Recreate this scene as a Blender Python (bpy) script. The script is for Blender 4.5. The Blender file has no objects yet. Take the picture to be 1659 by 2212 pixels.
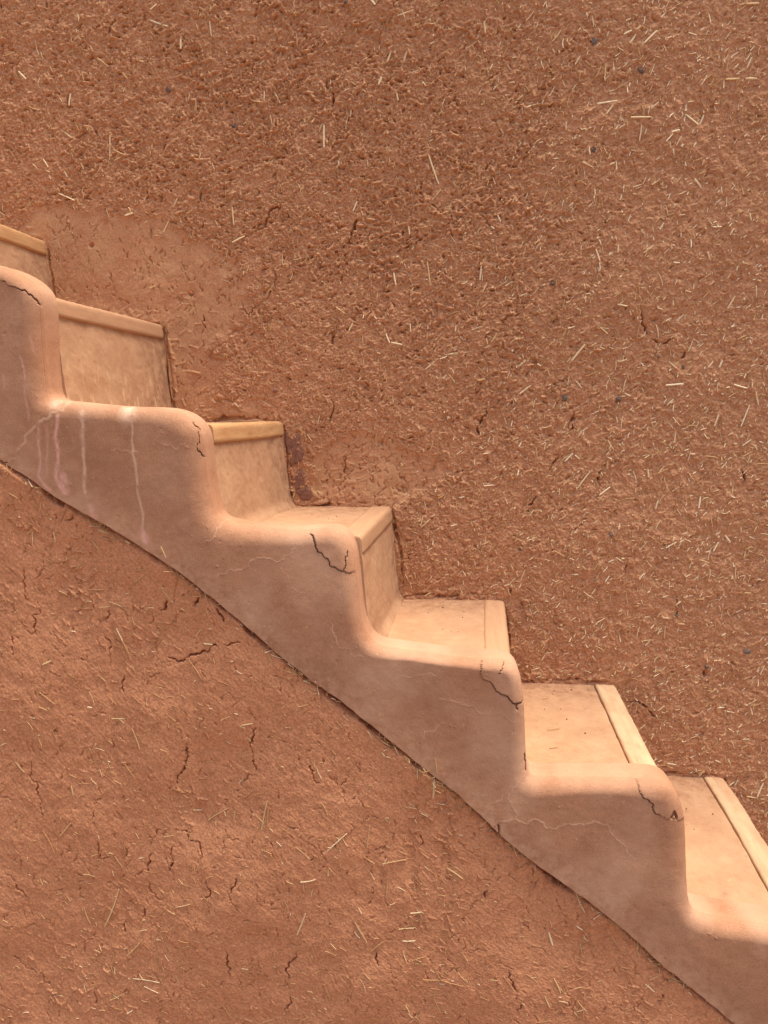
import bpy, math, random
import numpy as np
from mathutils import Vector
rng = np.random.default_rng(11); random.seed(11)
S = bpy.context.scene; C = S.collection
R = math.radians

# ------------------------------------------------------------------ camera
W_, H_, F_ = 1659.0, 2212.0, 1780.0          # tracing scale of the photograph, focal length in those pixels
EYE = 1.60
th = math.atan(216/1780.0); ps = math.atan(175.5/1780.0*math.cos(th))
Fw = np.array([-math.sin(ps)*math.cos(th), math.cos(ps)*math.cos(th), -math.sin(th)])
Rt = np.array([math.cos(ps), math.sin(ps), 0.0])
Up = np.cross(Rt, Fw)
YP, YW = 1.42, 2.00                           # outer face of the parapet, face of the mud wall behind
def at(px, py, Y):
    d = Fw*F_ + Rt*(px-W_/2) + Up*(H_/2-py)
    k = Y/d[1]
    return d[0]*k, EYE + d[2]*k
cam = bpy.data.cameras.new('camera'); co = bpy.data.objects.new('camera', cam); C.objects.link(co)
cam.sensor_fit = 'VERTICAL'; cam.sensor_height = 36; cam.lens = F_/H_*36
cam.clip_start = .05; cam.clip_end = 500
co.location = (0, 0, EYE); co.rotation_euler = (math.pi/2 - th, 0, ps)
S.camera = co

# ------------------------------------------------------------------ light
w = bpy.data.worlds.new('World'); S.world = w; w.use_nodes = True
nt = w.node_tree; bg = nt.nodes['Background']
sky = nt.nodes.new('ShaderNodeTexSky'); sky.sky_type = 'NISHITA'; sky.sun_disc = False
SUN_EL, SUN_AZ = R(77), R(88)                # azimuth clockwise from +Y
sky.sun_elevation = SUN_EL; sky.sun_rotation = SUN_AZ
sky.air_density = 1.0; sky.dust_density = 6.0; sky.ozone_density = 0.4
nt.links.new(sky.outputs[0], bg.inputs[0]); bg.inputs[1].default_value = 0.135
sl = bpy.data.lights.new('sun', 'SUN'); sl.energy = 2.6; sl.angle = R(20); sl.color = (1, .92, .78)
so = bpy.data.objects.new('sun', sl); C.objects.link(so); so.location = (3, -3, 6)
to_sun = Vector((math.cos(SUN_EL)*math.sin(SUN_AZ), math.cos(SUN_EL)*math.cos(SUN_AZ), math.sin(SUN_EL)))
so.rotation_euler = to_sun.to_track_quat('Z', 'Y').to_euler()
S.view_settings.view_transform = 'Standard'; S.view_settings.look = 'None'
S.view_settings.gamma = 1; S.view_settings.exposure = 0.85

# ------------------------------------------------------------------ helpers
def tag(o, label=None, cat=None, group=None, kind=None):
    if label: o['label'] = label
    if cat: o['category'] = cat
    if group: o['group'] = group
    if kind: o['kind'] = kind
    return o
def empty(name, loc=(0, 0, 0)):
    o = bpy.data.objects.new(name, None); C.objects.link(o); o.location = loc; o.empty_display_size = .05
    return o
def mesh_np(name, V, Fq, mat, parent=None, attr=None, smooth=True):
    """V (n,3), Fq (m,4) or (m,3) index arrays"""
    V = np.asarray(V, np.float32).reshape(-1, 3); Fq = np.asarray(Fq, np.int32); k = Fq.shape[1]
    m = bpy.data.meshes.new(name)
    m.vertices.add(len(V)); m.vertices.foreach_set('co', V.ravel())
    m.loops.add(Fq.size); m.loops.foreach_set('vertex_index', Fq.ravel())
    m.polygons.add(len(Fq)); m.polygons.foreach_set('loop_start', np.arange(0, Fq.size, k, dtype=np.int32))
    m.polygons.foreach_set('loop_total', np.full(len(Fq), k, np.int32))
    m.polygons.foreach_set('use_smooth', np.full(len(Fq), bool(smooth)))
    m.update(calc_edges=True)
    if attr is not None:
        a = m.color_attributes.new('marks', 'FLOAT_COLOR', 'POINT')
        a.data.foreach_set('color', np.asarray(attr, np.float32).ravel())
    if mat: m.materials.append(mat)
    o = bpy.data.objects.new(name, m); C.objects.link(o)
    if parent: o.parent = parent
    return o
def grid_faces(h, w_, off=0):
    i = np.arange(h*w_, dtype=np.int32).reshape(h, w_) + off
    return np.stack([i[:-1, :-1], i[:-1, 1:], i[1:, 1:], i[1:, :-1]], -1).reshape(-1, 4)
def band_noise(shape, px, l0, l1, beta=2.0, ax=1.0, ang=0.0):
    """filtered noise, wavelengths l0..l1 metres, ax stretches along ang"""
    fy = np.fft.fftfreq(shape[0], px)[:, None]; fx = np.fft.rfftfreq(shape[1], px)[None, :]
    ca, sa = math.cos(ang), math.sin(ang)
    a = fx*ca + fy*sa; b = -fx*sa + fy*ca
    f = np.sqrt((a*ax)**2 + b**2) + 1e-9
    amp = f**(-beta/2 - .5) * np.exp(-(f*l0)**2*.5) * (1-np.exp(-(f*l1)**2))
    z = np.fft.irfft2(np.fft.rfft2(rng.standard_normal(shape))*amp, s=shape)
    return (z/z.std()).astype(np.float32)
def jag(pts, n=3, amp=.18):
    pts = [np.array(p, float) for p in pts]
    for _ in range(n):
        q = [pts[0]]
        for a, b in zip(pts[:-1], pts[1:]):
            d = b-a; m = (a+b)/2 + np.array([-d[1], d[0]])*rng.uniform(-amp, amp)
            q += [m, b]
        pts = q
    return np.array(pts)
def in_poly(X, Z, poly):
    c = np.zeros(X.shape, bool); n = len(poly)
    for i in range(n):
        x1, z1 = poly[i]; x2, z2 = poly[(i+1) % n]
        if z1 == z2: continue
        c ^= ((z1 > Z) != (z2 > Z)) & (X < (x2-x1)*(Z-z1)/(z2-z1) + x1)
    return c
def blur(a, s):
    fy = np.fft.fftfreq(a.shape[0])[:, None]; fx = np.fft.rfftfreq(a.shape[1])[None, :]
    return np.fft.irfft2(np.fft.rfft2(a)*np.exp(-2*(math.pi*s)**2*(fx**2+fy**2)), s=a.shape)
def sstep(x, a, b):
    t = np.clip((x-a)/(b-a), 0, 1); return t*t*(3-2*t)

class HM:
    """height map in metres over a wall face (x, z); positive = out of the wall"""
    def __init__(s, x0, x1, z0, z1, px):
        s.x0, s.z0, s.px = x0, z0, px
        s.w = int((x1-x0)/px)//2*2; s.h = int((z1-z0)/px)//2*2
        s.a = np.zeros((s.h, s.w), np.float32); s.pale = np.zeros((s.h, s.w), np.float32)
        s.X = x0 + np.arange(s.w)*px; s.Z = z0 + np.arange(s.h)*px
    def sample(s, X, Z, arr=None):
        arr = s.a if arr is None else arr
        u = np.abs((np.asarray(X)-s.x0)/s.px); v = np.abs((np.asarray(Z)-s.z0)/s.px)
        pw, ph = s.w-2, s.h-2
        u = pw-np.abs(np.mod(u, 2*pw)-pw); v = ph-np.abs(np.mod(v, 2*ph)-ph)
        i = u.astype(int); j = v.astype(int); fu = u-i; fv = v-j
        return (arr[j, i]*(1-fu)*(1-fv) + arr[j, i+1]*fu*(1-fv) + arr[j+1, i]*(1-fu)*fv + arr[j+1, i+1]*fu*fv)
    def _win(s, xa, xb, za, zb, m):
        i0 = max(int((min(xa, xb)-m-s.x0)/s.px), 0); i1 = min(int((max(xa, xb)+m-s.x0)/s.px)+2, s.w)
        j0 = max(int((min(za, zb)-m-s.z0)/s.px), 0); j1 = min(int((max(za, zb)+m-s.z0)/s.px)+2, s.h)
        return i0, i1, j0, j1
    def ridge(s, x, z, ang, L, wd, ht, tilt=0., pale=0., flake=0.):
        dx, dz = math.cos(ang)*L/2, math.sin(ang)*L/2
        i0, i1, j0, j1 = s._win(x-abs(dx), x+abs(dx), z-abs(dz), z+abs(dz), wd)
        if i1-i0 < 2 or j1-j0 < 2: return
        gx = s.X[i0:i1][None, :]-x; gz = s.Z[j0:j1][:, None]-z
        t = gx*math.cos(ang)+gz*math.sin(ang); n = -gx*math.sin(ang)+gz*math.cos(ang)
        e = np.maximum(np.abs(t)-L/2+wd*.5, 0)
        d2 = (n*n + e*e)/(wd*wd)
        p = np.clip(1-d2, 0, 1)*ht*(1+tilt*t/L*2)
        if flake:
            sg = 1. if math.cos(ang) >= 0 else -1.
            p = p*(1-flake)+flake*ht*(.30+.70*np.clip(.5-sg*n/wd*.5, 0, 1))*(1+.5*tilt*t/L*2)
        ic = min(max(int((x-s.x0)/s.px), 0), s.w-1); jc = min(max(int((z-s.z0)/s.px), 0), s.h-1)
        sub = s.a[j0:j1, i0:i1]; c = s.a[jc, ic]*.6
        np.maximum(sub, np.where(d2 < 1, c+p, -9), out=sub)
        if pale:
            sp = s.pale[j0:j1, i0:i1]; np.maximum(sp, np.where(d2 < .7, pale, 0), out=sp)
    def pit(s, x, z, r, dp, asp=1., ang=0.):
        i0, i1, j0, j1 = s._win(x, x, z, z, r*1.8*max(asp, 1))
        if i1-i0 < 2 or j1-j0 < 2: return
        gx = s.X[i0:i1][None, :]-x; gz = s.Z[j0:j1][:, None]-z
        t = (gx*math.cos(ang)+gz*math.sin(ang))/asp; n = -gx*math.sin(ang)+gz*math.cos(ang)
        s.a[j0:j1, i0:i1] -= dp*np.exp(-((t*t+n*n)/(r*r))**1.5)
    def crack(s, pts, wd, dp, amp=.27):
        q = jag(pts, 3, amp); n = len(q); lw = 1.
        for k in range(n-1):
            if k % 3 == 0: lw = rng.uniform(.35, 1.3)
            f = math.sin(math.pi*(k+.5)/n)**.5 * lw * rng.uniform(.8, 1.15)
            (xa, za), (xb, zb) = q[k], q[k+1]
            i0, i1, j0, j1 = s._win(xa, xb, za, zb, wd*2.5)
            if i1-i0 < 2 or j1-j0 < 2: continue
            gx = s.X[i0:i1][None, :]; gz = s.Z[j0:j1][:, None]
            vx, vz = xb-xa, zb-za; L2 = vx*vx+vz*vz+1e-12
            t = np.clip(((gx-xa)*vx+(gz-za)*vz)/L2, 0, 1)
            d = np.sqrt((gx-xa-t*vx)**2+(gz-za-t*vz)**2)
            sub = s.a[j0:j1, i0:i1]
            base = float(np.median(sub))
            np.minimum(sub, np.where(d < wd*f*1.5, base-dp*f*np.clip(1.25-d/(wd*f), 0, 1), 9), out=sub)

# ------------------------------------------------------------------ materials
def mat_new(name):
    m = bpy.data.materials.new(name); m.use_nodes = True
    n = m.node_tree; p = n.nodes['Principled BSDF']; p.inputs['Roughness'].default_value = .95
    p.inputs['Specular IOR Level'].default_value = .12
    return m, n, p
def nd(n, t, **k):
    x = n.nodes.new(t)
    for a, v in k.items(): setattr(x, a, v)
    return x
def noise(n, scale, detail=6, rough=.6, vec=None, stretch=None):
    x = nd(n, 'ShaderNodeTexNoise'); x.inputs['Scale'].default_value = scale
    x.inputs['Detail'].default_value = detail; x.inputs['Roughness'].default_value = rough
    tc = nd(n, 'ShaderNodeTexCoord')
    if stretch:
        mp = nd(n, 'ShaderNodeMapping'); mp.inputs['Scale'].default_value = stretch
        n.links.new(tc.outputs['Object'], mp.inputs[0]); n.links.new(mp.outputs[0], x.inputs['Vector'])
    else: n.links.new(tc.outputs['Object'], x.inputs['Vector'])
    return x.outputs['Fac']
def ramp(n, src, stops):
    r = nd(n, 'ShaderNodeValToRGB'); e = r.color_ramp.elements
    while len(e) < len(stops): e.new(.5)
    for k, (p, c) in enumerate(stops):
        e[k].position = p; e[k].color = (*c, 1) if len(c) == 3 else c
    n.links.new(src, r.inputs[0]); return r.outputs[0]
def mix(n, fac, a, b, mode='MIX'):
    x = nd(n, 'ShaderNodeMix', data_type='RGBA', blend_type=mode)
    for s, v in ((x.inputs[0], fac), (x.inputs[6], a), (x.inputs[7], b)):
        if isinstance(v, (int, float)): s.default_value = v
        elif isinstance(v, tuple): s.default_value = (*v, 1)
        else: n.links.new(v, s)
    return x.outputs[2]
def bump(n, p, h, st, dist):
    b = nd(n, 'ShaderNodeBump'); b.inputs['Strength'].default_value = st; b.inputs['Distance'].default_value = dist
    n.links.new(h, b.inputs['Height']); n.links.new(b.outputs[0], p.inputs['Normal'])
def marks(n):
    a = nd(n, 'ShaderNodeVertexColor', layer_name='marks'); s = nd(n, 'ShaderNodeSeparateColor')
    n.links.new(a.outputs[0], s.inputs[0]); return s.outputs
def mud_material(name, lo, hi, pale):
    m, n, p = mat_new(name)
    c = ramp(n, noise(n, 7, 8, .7), [(.3, lo), (.7, hi)])
    g = ramp(n, noise(n, 210, 3, .7), [(.32, (.74, .74, .74)), (.68, (1.2, 1.2, 1.2))])
    c = mix(n, 1.0, c, g, 'MULTIPLY')
    k = marks(n)
    c = mix(n, k[0], c, pale)
    n.links.new(c, p.inputs['Base Color'])
    bump(n, p, noise(n, 420, 4, .7), .55, .0016)
    return m
MUD = mud_material('straw_mud', (.505, .249, .128), (.575, .297, .158), (.60, .37, .19))
MUDL = mud_material('trowelled_mud', (.555, .246, .120), (.65, .304, .155), (.60, .37, .19))

def plaster_material(name, lo, hi, pale, pink, grain=1.0):
    m, n, p = mat_new(name)
    c = ramp(n, noise(n, 5.5, 8, .66), [(.30, lo), (.70, hi)])
    t = ramp(n, noise(n, 38, 6, .7), [(.30, (.90, .87, .85)), (.5, (1, 1, 1)), (.72, (1.09, 1.10, 1.10))])
    c = mix(n, 1.0, c, t, 'MULTIPLY')
    g = ramp(n, noise(n, 420, 3, .8), [(.28, (.80, .78, .76)), (.5, (1, 1, 1)), (.72, (1.16, 1.17, 1.18))])
    c = mix(n, 1.0, c, g, 'MULTIPLY')
    sp = ramp(n, noise(n, 150, 2, .5), [(.70, (0, 0, 0)), (.76, (1, 1, 1))])
    sx = nd(n, 'ShaderNodeMath', operation='MULTIPLY'); sx.inputs[1].default_value = .35; n.links.new(sp, sx.inputs[0])
    c = mix(n, sx.outputs[0], c, pale)
    k = marks(n)
    c = mix(n, k[0], c, pale); c = mix(n, k[1], c, pink); c = mix(n, k[2], c, (.22, .095, .055))
    n.links.new(c, p.inputs['Base Color'])
    p.inputs['Roughness'].default_value = .9
    h = nd(n, 'ShaderNodeMath', operation='ADD'); n.links.new(noise(n, 300, 6, .75), h.inputs[0])
    q = nd(n, 'ShaderNodeMath', operation='MULTIPLY'); q.inputs[1].default_value = 2.2; n.links.new(noise(n, 55, 6, .7), q.inputs[0])
    n.links.new(q.outputs[0], h.inputs[1])
    bump(n, p, h.outputs[0], .38*grain, .0014)
    return m
PLASTER = plaster_material('smooth_plaster', (.375, .187, .106), (.468, .242, .136), (.72, .49, .34), (.70, .38, .30))
STEPM = plaster_material('step_plaster', (.405, .225, .127), (.49, .282, .160), (.68, .47, .28), (.6, .33, .22))

def wood_material(name, a, b, stain):
    m, n, p = mat_new(name)
    g = noise(n, 60, 6, .65, stretch=(1, .07, 1))
    c = ramp(n, g, [(.3, a), (.62, b)])
    c2 = ramp(n, noise(n, 26, 5, .6, stretch=(1, .35, 1)), [(.50, (0, 0, 0)), (.66, (1, 1, 1))])
    sx = nd(n, 'ShaderNodeMath', operation='MULTIPLY'); sx.inputs[1].default_value = .55
    n.links.new(c2, sx.inputs[0])
    c = mix(n, sx.outputs[0], c, stain)
    n.links.new(c, p.inputs['Base Color']); p.inputs['Roughness'].default_value = .8
    bump(n, p, g, .5, .0015)
    return m
WOOD_Y = wood_material('weathered_wood', (.42, .225, .10), (.56, .325, .155), (.44, .22, .10))
WOOD_C = wood_material('bleached_wood', (.47, .305, .178), (.60, .41, .245), (.50, .245, .13))
WOOD_P = wood_material('mud_coated_wood', (.415, .232, .130), (.50, .290, .164), (.46, .255, .142))

def straw_material(name, stops):
    m, n, p = mat_new(name); p.inputs['Roughness'].default_value = .6
    gi = nd(n, 'ShaderNodeVertexColor', layer_name='marks'); s = nd(n, 'ShaderNodeSeparateColor')
    n.links.new(gi.outputs[0], s.inputs[0])
    n.links.new(ramp(n, s.outputs[0], stops), p.inputs['Base Color']); return m
STRAW = straw_material('straw', [(0, (.42, .19, .085)), (.35, (.52, .28, .12)), (.7, (.70, .50, .24)), (1, (.92, .80, .55))])
def stone_material(name, a, b):
    m, n, p = mat_new(name)
    n.links.new(ramp(n, noise(n, 70, 6, .65), [(.3, a), (.7, b)]), p.inputs['Base Color'])
    bump(n, p, noise(n, 160, 5, .6), .6, .003); return m
STONE_G = stone_material('grey_stone', (.13, .10, .085), (.24, .19, .16))
STONE_D = stone_material('dark_stone', (.10, .07, .062), (.19, .135, .115))
STONE_P = stone_material('purple_stone', (.22, .112, .076), (.35, .172, .115))
GRIT = stone_material('grit', (.10, .05, .03), (.26, .12, .06))
m, n, p = mat_new('packed_earth')
n.links.new(ramp(n, noise(n, 3, 8, .6), [(.3, (.17, .105, .068)), (.7, (.25, .155, .10))]), p.inputs['Base Color'])
EARTH = m

# ------------------------------------------------------------------ tracing boxes: pixels of enlarged views -> photo pixels
def t1(p): return (p[0]*.5, p[1]*.5)
def t2(p): return (829.5+p[0]*.5, p[1]*.5)
def t3(p): return (p[0]/3, 460.8+p[1]/3)
def t4(p): return (406.6+p[0]/3, 813.2+p[1]/3)
def t5(p): return (948.8+p[0]*.4281, 1152.1+p[1]*.4281)
def t6(p): return (p[0]/3, 1016.5+p[1]/3)
def t7(p): return (p[0]*.5, 1626.5+p[1]*.5)
def t8(p): return (745.5+p[0]*.5507, 1491+p[1]*.5507)
def t9(p): return (677.7+p[0]*.286, 338.8+p[1]*.286)
def tA(p): return (1184.6+p[0]*.286, 610+p[1]*.286)
def t0(p): return p
def P2(tf, p, Y): return at(*tf(p), Y)
def chain(tf, pts, Y): return [P2(tf, p, Y) for p in pts]

# ------------------------------------------------------------------ steps: where they stand against the wall
NOS = [(-405, 155), (-155, 340), (95, 522), (347, 703), (607, 912), (843, 1095), (1087, 1297), (1326, 1480), (1561, 1680), (1798, 1872), (2034, 2066)]
NP = [at(x, y, YW) for x, y in NOS]
BAT = .024                                     # how far a riser leans out at its foot
def stair_z(X):
    """height of the staircase surface against the wall at x"""
    X = np.asarray(X, float); z = np.full(X.shape, NP[0][1]+.25)
    for i, (nx, nz) in enumerate(NP):
        nxt = NP[i+1][1] if i+1 < len(NP) else nz-.22
        f = np.clip((X-nx)/BAT, 0, 1)
        z = np.where(X > nx, nz+(nxt-nz)*f, z)
    return z

# ------------------------------------------------------------------ the mud wall behind
PX = .00145
hm = HM(-1.34, .98, .40, 2.80, PX)
GX, GZ = np.meshgrid(hm.X, hm.Z)
def to_mask(poly, soft=5):
    return None
wob = band_noise(hm.a.shape, PX, .01, .12, 2.2)
wob2 = band_noise(hm.a.shape, PX, .01, .12, 2.2)
def region(poly, soft, wobble=.012):
    mk = in_poly(GX+wob*wobble, GZ+wob2*wobble, [at(x, y, YW) for x, y in poly]).astype(np.float32)
    return np.clip(blur(mk, soft), 0, 1)
smooth = np.maximum(
    region([(60, 440), (140, 452), (330, 478), (455, 545), (515, 610), (520, 690), (462, 750), (448, 860), (600, 885), (560, 930), (330, 930), (90, 700)], 3),
    region([(690, 960), (750, 935), (850, 948), (940, 985), (955, 1010), (920, 1065), (862, 1095), (868, 1250), (900, 1290), (800, 1300), (690, 1110)], 3))
# strength of the clumpy texture over the wall, broadly as it lies in the photograph
cx, cz = at(480, 300, YW); cx2, cz2 = at(960, 560, YW)
clump = .62 + .46*np.exp(-(((GX-cx)/.55)**2+((GZ-cz)/.36)**2)) + .34*np.exp(-(((GX-cx2)/.40)**2+((GZ-cz2)/.42)**2))
xr, _ = at(1250, 600, YW)
clump *= 1-.40*sstep(GX, xr-.25, xr+.3)
clump *= np.clip(1+.20*band_noise(hm.a.shape, PX, .02, .15, 2), .3, 1.8)
clump = (clump*(1-smooth)).astype(np.float32)
A = hm.a
A += .0022*band_noise(A.shape, PX, .05, .6, 2.6)
A += .0011*band_noise(A.shape, PX, .008, .05, 2.0)*(.3+.7*(1-smooth))
A += clump*.0018*band_noise(A.shape, PX, .002, .010, .6)+(1-.65*smooth)*.0004*band_noise(A.shape, PX, .002, .010, .6)
A += (1-smooth)*.0035
hm.pale += (smooth*np.clip(.20+.12*wob, .03, .5)).astype(np.float32)      # lighter repair mud
# fine bristle: short mud-coated chaff, everywhere
def orient(x, z):
    k = (x-hm.x0)/(2.3)
    return R(25)+k*R(30)
NCH = 42000
xs = rng.uniform(hm.x0, hm.X[-1], NCH); zs = rng.uniform(hm.z0, hm.Z[-1], NCH)
cl = hm.sample(xs, zs, clump); keep = (zs > stair_z(xs)-.03) & (rng.uniform(0, 1, NCH) < .12*(1-.85*hm.sample(xs, zs, smooth))+cl*1.0)
for x, z, c in zip(xs[keep], zs[keep], cl[keep]):
    a = orient(x, z)+rng.normal(0, .75) if rng.uniform() < .75 else rng.uniform(0, math.pi)
    L = rng.uniform(.004, .015)*(.7+.5*c); wd = rng.uniform(.0014, .0032)
    hm.ridge(x, z, a, L, wd, rng.uniform(.0014, .0058)*(.35+.75*c), rng.uniform(-.9, .9), pale=rng.uniform(.05, .42) if rng.uniform() < .5 else 0, flake=rng.uniform(.3, 1))
NPIT = 12000
xs = rng.uniform(hm.x0, hm.X[-1], NPIT); zs = rng.uniform(hm.z0, hm.Z[-1], NPIT)
cl = hm.sample(xs, zs, clump); keep = (zs > stair_z(xs)-.03) & (rng.uniform(0, 1, NPIT) < cl*1.05)
for x, z, c in zip(xs[keep], zs[keep], cl[keep]):
    hm.pit(x, z, rng.uniform(.0011, .0022), rng.uniform(.003, .009)*min(c+.25, 1.2), rng.uniform(1.4, 4.5), rng.normal(.15, .6))
# smooth patches: trowel marks and hair cracks
for _ in range(1300):
    pl = rng.choice(2)
    x, z = at(*((rng.uniform(100, 520), rng.uniform(450, 900)) if pl == 0 else (rng.uniform(700, 940), rng.uniform(950, 1270))), YW)
    if hm.sample(x, z, smooth) < .6: continue
    if rng.uniform() < .35: hm.ridge(x, z, rng.uniform(-.5, .9), rng.uniform(.008, .03), .0022, rng.uniform(.0006, .0018))
    else:
        a = R(90)+rng.normal(0, .5); L = rng.uniform(.006, .03)
        hm.crack([(x, z), (x+math.cos(a)*L, z+math.sin(a)*L)], .0011, .006)
# flaking edge of the two smooth patches
for tf, pts in ((t3, [(1400, 880), (1480, 840), (1560, 760), (1600, 700)]), (t3, [(1355, 940), (1420, 950), (1560, 905)]), (t4, [(1550, 640), (1600, 560), (1659, 540)]), (t4, [(140, 120), (230, 150), (340, 130)])):
    hm.crack(chain(tf, pts, YW), .0035, .006)
WALL_CRACKS = [
 (t1, [(1410, 330), (1418, 380), (1440, 430), (1435, 465)], 2.6), (t1, [(490, 65), (478, 120), (470, 150)], 2.0),
 (t1, [(1220, 865), (1212, 905), (1150, 960), (1100, 1005)], 2.4), (t1, [(1220, 910), (1260, 945), (1300, 970)], 1.6),
 (t1, [(1550, 940), (1525, 990), (1515, 1020)], 2.2), (t1, [(1650, 130), (1640, 190)], 2.0), (t1, [(300, 410), (300, 465)], 2.4),
 (t1, [(50, 320), (48, 365)], 2.4), (t1, [(870, 820), (868, 870)], 1.8), (t1, [(885, 960), (875, 985)], 2.4), (t1, [(1095, 265), (1100, 330)], 1.8),
 (t9, [(350, 470), (310, 500), (290, 590), (280, 660)], 2.4), (t9, [(185, 1260), (155, 1350), (152, 1420)], 2.6),
 (t9, [(1300, 1900), (1260, 2000), (1240, 2110)], 3.2), (t9, [(130, 1810), (120, 1990)], 2.2), (t9, [(835, 180), (810, 250)], 2.0),
 (t9, [(1305, 40), (1300, 100)], 2.6), (tA, [(690, 170), (700, 250), (735, 340), (770, 405)], 2.8), (tA, [(770, 405), (850, 450), (990, 470)], 1.7),
 (tA, [(200, 1010), (190, 1070), (180, 1120)], 2.4), (tA, [(70, 1260), (40, 1360), (10, 1420)], 2.9), (tA, [(1025, 500), (1005, 570)], 2.0),
 (tA, [(1460, 1400), (1462, 1510)], 1.8), (tA, [(400, 1410), (370, 1500)], 2.4), (t5, [(930, 850), (1000, 845), (1050, 880), (1120, 930)], 2.0),
 (t5, [(1185, 300), (1195, 380), (1195, 410)], 2.0), (t5, [(945, 150), (940, 200)], 2.6), (t5, [(350, 260), (350, 310)], 2.2), (t5, [(1340, 690), (1338, 720)], 3.0),
 (t4, [(1165, 420), (1060, 480), (1020, 580), (995, 650)], 1.7), (tA, [(-100, 1600), (-150, 1680)], 2.2), (t3, [(1320, 660), (1330, 740)], 1.8),
 (t0, [(515, 640), (540, 680), (560, 660), (590, 580)], 2.0), (t0, [(718, 700), (722, 740)], 2.2), (t0, [(1240, 890), (1232, 940)], 2.0)]
for tf, pts, wd in WALL_CRACKS: hm.crack(chain(tf, pts, YW), wd*.00072, .018)
for tf, p_, r in ((t3, (1235, 510), .006), (t3, (595, 200), .005), (t9, (510, 1185), .006), (t9, (710, 235), .005), (t5, (1345, 700), .007), (t4, (1245, 420), .007)):
    x, z = P2(tf, p_, YW); hm.pit(x, z-.004, r, .008)
# the wall where it meets the staircase: a groove beside each riser, a ragged lip of mud over each tread
for i, (nx, nz) in enumerate(NP):
    nxt = NP[i+1][1] if i+1 < len(NP) else nz-.22
    prev = NP[i-1][0]+BAT if i else nx-.3
    q = [(nx+.006, nz+.004), (nx+.012, nz-.06), (nx+BAT+.004, nxt+.01)]
    hm.crack(q, .0036, .014, .06)
    if i in (3,): hm.crack([(nx+.004, nz+.0), (nx+.012, nz-.08), (nx+BAT+.003, nxt)], .0050, .022, .04)
    q = [(prev+.01, nz+.004), ((prev+nx)/2, nz+.007), (nx, nz+.005)]
    hm.crack(q, .0034, .012, .08)
    for _ in range(60):
        x = rng.uniform(prev, nx+.02); z = nz+.006+abs(rng.normal(0, .016))
        hm.ridge(x, z, rng.normal(0, .8), rng.uniform(.006, .02), rng.uniform(.002, .0055), rng.uniform(.001, .0038), flake=.7)
    for _ in range(22):
        z = rng.uniform(nxt, nz); f = (nz-z)/(nz-nxt)
        hm.ridge(nx+BAT*f+rng.uniform(.010, .022), z, R(90)+rng.normal(0, .4), rng.uniform(.006, .022), rng.uniform(.002, .004), rng.uniform(.0015, .004), flake=.6)
# ledge of mud above the fourth tread
for tf, pts in ((t3, [(1360, 1335), (1450, 1318), (1560, 1320), (1659, 1330)]), (t4, [(100, 275), (260, 262), (420, 270), (560, 285)])):
    q = chain(tf, pts, YW); hm.crack(q, .004, .012, .12)
    for x, z in jag(q, 3): hm.ridge(x+rng.normal(0, .006), z+rng.uniform(.008, .022), rng.normal(0, .7), rng.uniform(.008, .02), rng.uniform(.003, .006), rng.uniform(.001, .003), flake=.7)

# grid with dense cells in view, growing outside
def axis(a, b, px, lo, hi):
    mid = list(np.arange(a, b, px)); st = px; lft = []; x = a
    while x > lo: st *= 1.35; x -= st; lft.append(x)
    rgt = []; st = px; x = mid[-1]
    while x < hi: st *= 1.35; x += st; rgt.append(x)
    return np.array(lft[::-1]+mid+rgt)
ax_ = axis(-1.30, .90, PX, -6, 6); az_ = axis(.45, 2.74, PX, -.05, 4.2)
MX, MZ = np.meshgrid(ax_, az_)
Hh = hm.sample(MX, MZ); Pp = hm.sample(MX, MZ, hm.pale)
V = np.stack([MX, YW-Hh, MZ], -1)
Fq = grid_faces(len(az_), len(ax_))
inside = (MX > -1.31) & (MX < .91) & (MZ < stair_z(MX)-.05) & (MX > NP[0][0]) & (MX < NP[-1][0]) & (MZ > .0)
bad = inside.ravel()[Fq].all(1); Fq = Fq[~bad]
att = np.stack([Pp, Pp*0, Pp*0, Pp*0+1], -1)
wall = mesh_np('mud_wall', V.reshape(-1, 3), Fq, MUD, attr=att.reshape(-1, 4))
# body of the wall behind its face
def slab(name, x0, x1, y0, y1, z0, z1, mat, parent):
    v = [(x, y, z) for x in (x0, x1) for y in (y0, y1) for z in (z0, z1)]
    f = [(0, 1, 3, 2), (4, 6, 7, 5), (0, 4, 5, 1), (2, 3, 7, 6), (0, 2, 6, 4), (1, 5, 7, 3)]
    return mesh_np(name, v, f, mat, parent, smooth=False)
slab('wall_core', ax_[0]+.02, ax_[-1]-.02, YW+.035, YW+.45, -.02, az_[-1]-.02, MUDL, wall)
tag(wall, 'tall rough red mud wall full of chopped straw rising behind the staircase', 'wall', kind='thing')

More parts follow.
